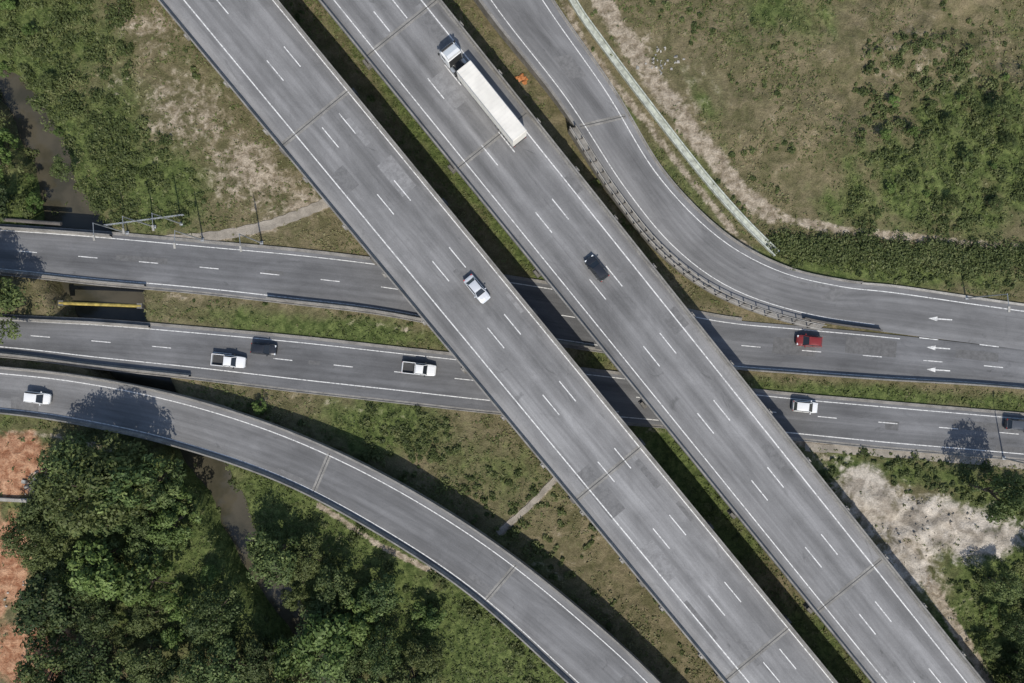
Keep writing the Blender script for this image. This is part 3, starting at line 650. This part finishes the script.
# semi truck
M_box=NB('trailer_box'); f=M_box.ramp(M_box.noise(M_box.pos(),.5,5,.6),.3,.7,.9,1.05); M_box=M_box.bsdf(M_box.scale((.72,.69,.62),f),.5,.4)
def truck():
    cpx,cpy=482,89; zt=DZ+3.7; x,y,_=W(cpx,cpy,zt); e=empty('semi_truck',(x,y,DZ+.02)); e.rotation_euler=(0,0,heading(SB,cpx,cpy,-1))
    A=Acc(); mats=[M_white,M_glass,M_trim,M_tyre,M_head,M_tail,M_steel,M_box]
    A.box((-2.15,0,2.45),12.6,2.5,2.55,0,7)
    for i in range(22): A.box((-8.3+i*.586,0,3.745),.06,2.42,.03,0,7)
    for s_ in(-1,1):
        A.box((-2.15,s_*1.24,3.74),12.6,.07,.05,0,6)
        for i in range(21): A.box((-8.0+i*.586,s_*1.262,2.45),.05,.02,2.4,0,7)
        A.box((-2.15,s_*.5,1.02),12.4,.12,.26,0,2); A.box((-1.5,s_*1.15,.75),4.5,.05,.4,0,2)
    A.box((-8.47,0,2.45),.05,2.4,2.45,0,7); A.box((-8.5,0,1.0),.1,2.4,.12,0,2)
    for s_ in(-1,1): A.box((-8.53,s_*1.0,.95),.06,.3,.14,0,5)
    wheels(A,(-7.2,-5.95,-4.7),1.22,.5,.5); wheels(A,(4.0,5.2),1.22,.5,.5); wheels(A,(7.5,),1.2,.5,.3)
    A.box((5.6,0,.9),5.4,.9,.25,0,2); A.box((4.6,0,1.15),1.6,1.0,.15,0,2)
    st=[(6.15,1.18,2.9,.6),(6.3,1.22,3.0,.5),(7.9,1.23,2.95,.45),(8.25,1.2,2.6,.4),(8.42,1.12,1.7,.4)]
    loft_body(A,st)
    A.add([(7.93,-1.05,2.82),(7.93,1.05,2.82),(8.40,1.02,1.75),(8.40,-1.02,1.75),(8.1,-1.05,2.86),(8.1,1.05,2.86),(8.5,1.02,1.78),(8.5,-1.02,1.78)],[(0,1,5,4),(4,5,6,7),(0,4,7,3),(1,2,6,5),(2,3,7,6)],1)
    A.add([(6.2,-1.1,2.95),(6.2,1.1,2.95),(6.2,1.05,3.65),(6.2,-1.05,3.65),(7.7,-1.0,3.0),(7.7,1.0,3.0),(6.7,1.0,3.6),(6.7,-1.0,3.6)],[(0,1,2,3),(3,2,6,7),(7,6,5,4),(0,3,7,4),(1,5,6,2)],0)
    A.box((6.12,0,1.9),.06,2.2,1.9,0,2)
    for s_ in(-1,1): A.box((8.15,s_*1.42,2.3),.15,.22,.5,0,2); A.box((8.44,s_*.9,.85),.1,.35,.2,0,4); A.box((7.3,s_*1.235,2.2),.8,.02,.6,0,1); A.cyl((5.2,s_*1.0,.75),(6.0,s_*1.0,.75),.3,.3,12,6)
    A.box((8.42,0,.65),.2,2.3,.4,0,2); A.box((7.9,0,3.02),.3,2.0,.08,0,2)
    A.build('body',mats,e)
truck()
# ---------------------------------------------------------------- street furniture
def lamp(px,py,ang,h=9.0,z=0.05):
    x,y,_=W(px,py); e=empty('street_lamp',(x,y,z)); A=Acc(); d=(math.cos(ang),math.sin(ang))
    A.cyl((0,0,0),(0,0,h),.13,.07,10); A.box((0,0,.1),.5,.5,.2,0,0); A.cyl((0,0,h-.05),(d[0]*1.9,d[1]*1.9,h+.35),.06,.045,8); A.box((d[0]*2.2,d[1]*2.2,h+.36),.8,.3,.14,ang,1)
    A.build('pole_and_head',[M_steel,M_concL],e)
for a in[(128,233,-1.4),(155,227,-1.4),(182,224,-1.4),(203,240,-1.5),(966,298,-1.6),(262,243,-1.4),(1003,458,1.6)]: lamp(*a)
A=Acc()
for i in range(24):
    p=W(108+i*3.4,226-i*.45); A.cyl((p[0],p[1],-.3),(p[0],p[1],1.1),.05,.05,6)
p,q_=W(108,226),W(186,215.6)
for h_ in(.6,1.1): A.cyl((p[0],p[1],h_),(q_[0],q_[1],h_),.05,.05,6)
A.build('guard_railing',[M_steel])
A=Acc(); p,q_=W(60,303),W(142,306); A.cyl((p[0],p[1],.1),(q_[0],q_[1],.1),.26,.26,14); 
for t in(0.02,.98):
    r_=p+(q_-p)*t; A.box((r_[0],r_[1],-.4),.8,.8,1.4,0,1)
A.build('pipeline',[M_yellow,M_concM])
A=Acc(); p,q_=W(-60,215),W(62,224); A.cyl((p[0],p[1],.2),(q_[0],q_[1],.2),.3,.3,14)
A.build('pipeline',[M_concD])
pc=catmull([W(*p) for p in[(545,-60),(572,0),(605,48),(650,108),(700,172),(740,218),(776,254)]],8); V=[];Fc=[]
for i,c in enumerate(pc):
    a=pc[max(0,i-1)];b_=pc[min(len(pc)-1,i+1)]; d=(b_-a)[:2]; d/=np.linalg.norm(d); nn_=np.array([-d[1],d[0]])
    pr=[(-.55,-.8),(-.55,.62),(-.38,.62),(-.36,.2),(.36,.2),(.38,.62),(.55,.62),(.55,-.8)]
    for o_,h_ in pr: V.append((c[0]+nn_[0]*o_,c[1]+nn_[1]*o_,h_))
    if i:
        for j in range(7): Fc.append(((i-1)*8+j,(i-1)*8+j+1,i*8+j+1,i*8+j))
new_mesh_obj('concrete_drainage_channel',V,Fc,simple('pale_concrete',(.40,.42,.36),.8,var=.3))
def rocks(name,cx,cy,n_,spr,smin,smax,mat):
    A=Acc()
    for i in range(n_):
        px=cx+random.gauss(0,spr);py=cy+random.gauss(0,spr*.7); w=W(px,py)
        if road_d(np.array([w[0]]),np.array([w[1]]))[0]<.8: continue
        z=float(gheight(np.array([w[0]]),np.array([w[1]]))[0][0]); s=random.uniform(smin,smax)
        V,Fc=box_data((0,0,0),s,s*random.uniform(.6,1),s*random.uniform(.4,.8)); M=Matrix.Rotation(random.uniform(0,6.28),3,Vector((random.random(),random.random(),random.random()+.1)).normalized())
        V=[tuple(M@Vector(v)*random.uniform(.8,1.15)+Vector((w[0],w[1],z+s*.15))) for v in V]; A.add(V,Fc)
    A.build(name,[mat])
rocks('rubble_pile',40,484,70,5,.2,.7,M_concL); rocks('rubble_pile',920,525,60,24,.12,.4,M_path); rocks('debris_pile',524,78,22,3,.3,.7,simple('orange_plastic',(.42,.17,.06),.6))
rocks('rubble_pile',25,600,30,14,.2,.5,M_concL); rocks('rubble_pile',660,60,30,10,.2,.5,M_concL)
A=Acc(); c=W(12,499); A.box((c[0],c[1],.3),6.2,.5,.9,-.05); A.build('low_wall',[M_concL])
# ---------------------------------------------------------------- light and camera
el=math.radians(50); dirv=Vector((-.18,1,0)).normalized()*math.cos(el)+Vector((0,0,-math.sin(el)))
sl=bpy.data.lights.new('sun','SUN'); sl.energy=4.0; sl.angle=math.radians(.5); sl.color=(1,.95,.87); so=bpy.data.objects.new('sun',sl); so.rotation_euler=dirv.to_track_quat('-Z','Y').to_euler(); COL.objects.link(so)
w=bpy.data.worlds.new('World'); scene.world=w; w.use_nodes=True; t=w.node_tree; bg=t.nodes['Background']; sk=t.nodes.new('ShaderNodeTexSky'); sk.sky_type='NISHITA'; sk.sun_disc=False; sk.sun_elevation=el; sk.sun_rotation=math.radians(170); t.links.new(sk.outputs[0],bg.inputs[0]); bg.inputs[1].default_value=.145
cd=bpy.data.cameras.new('camera'); cd.sensor_width=36; cd.lens=36*F/1024; cd.clip_end=6000; co=bpy.data.objects.new('camera',cd); co.location=(0,0,H); COL.objects.link(co); scene.camera=co
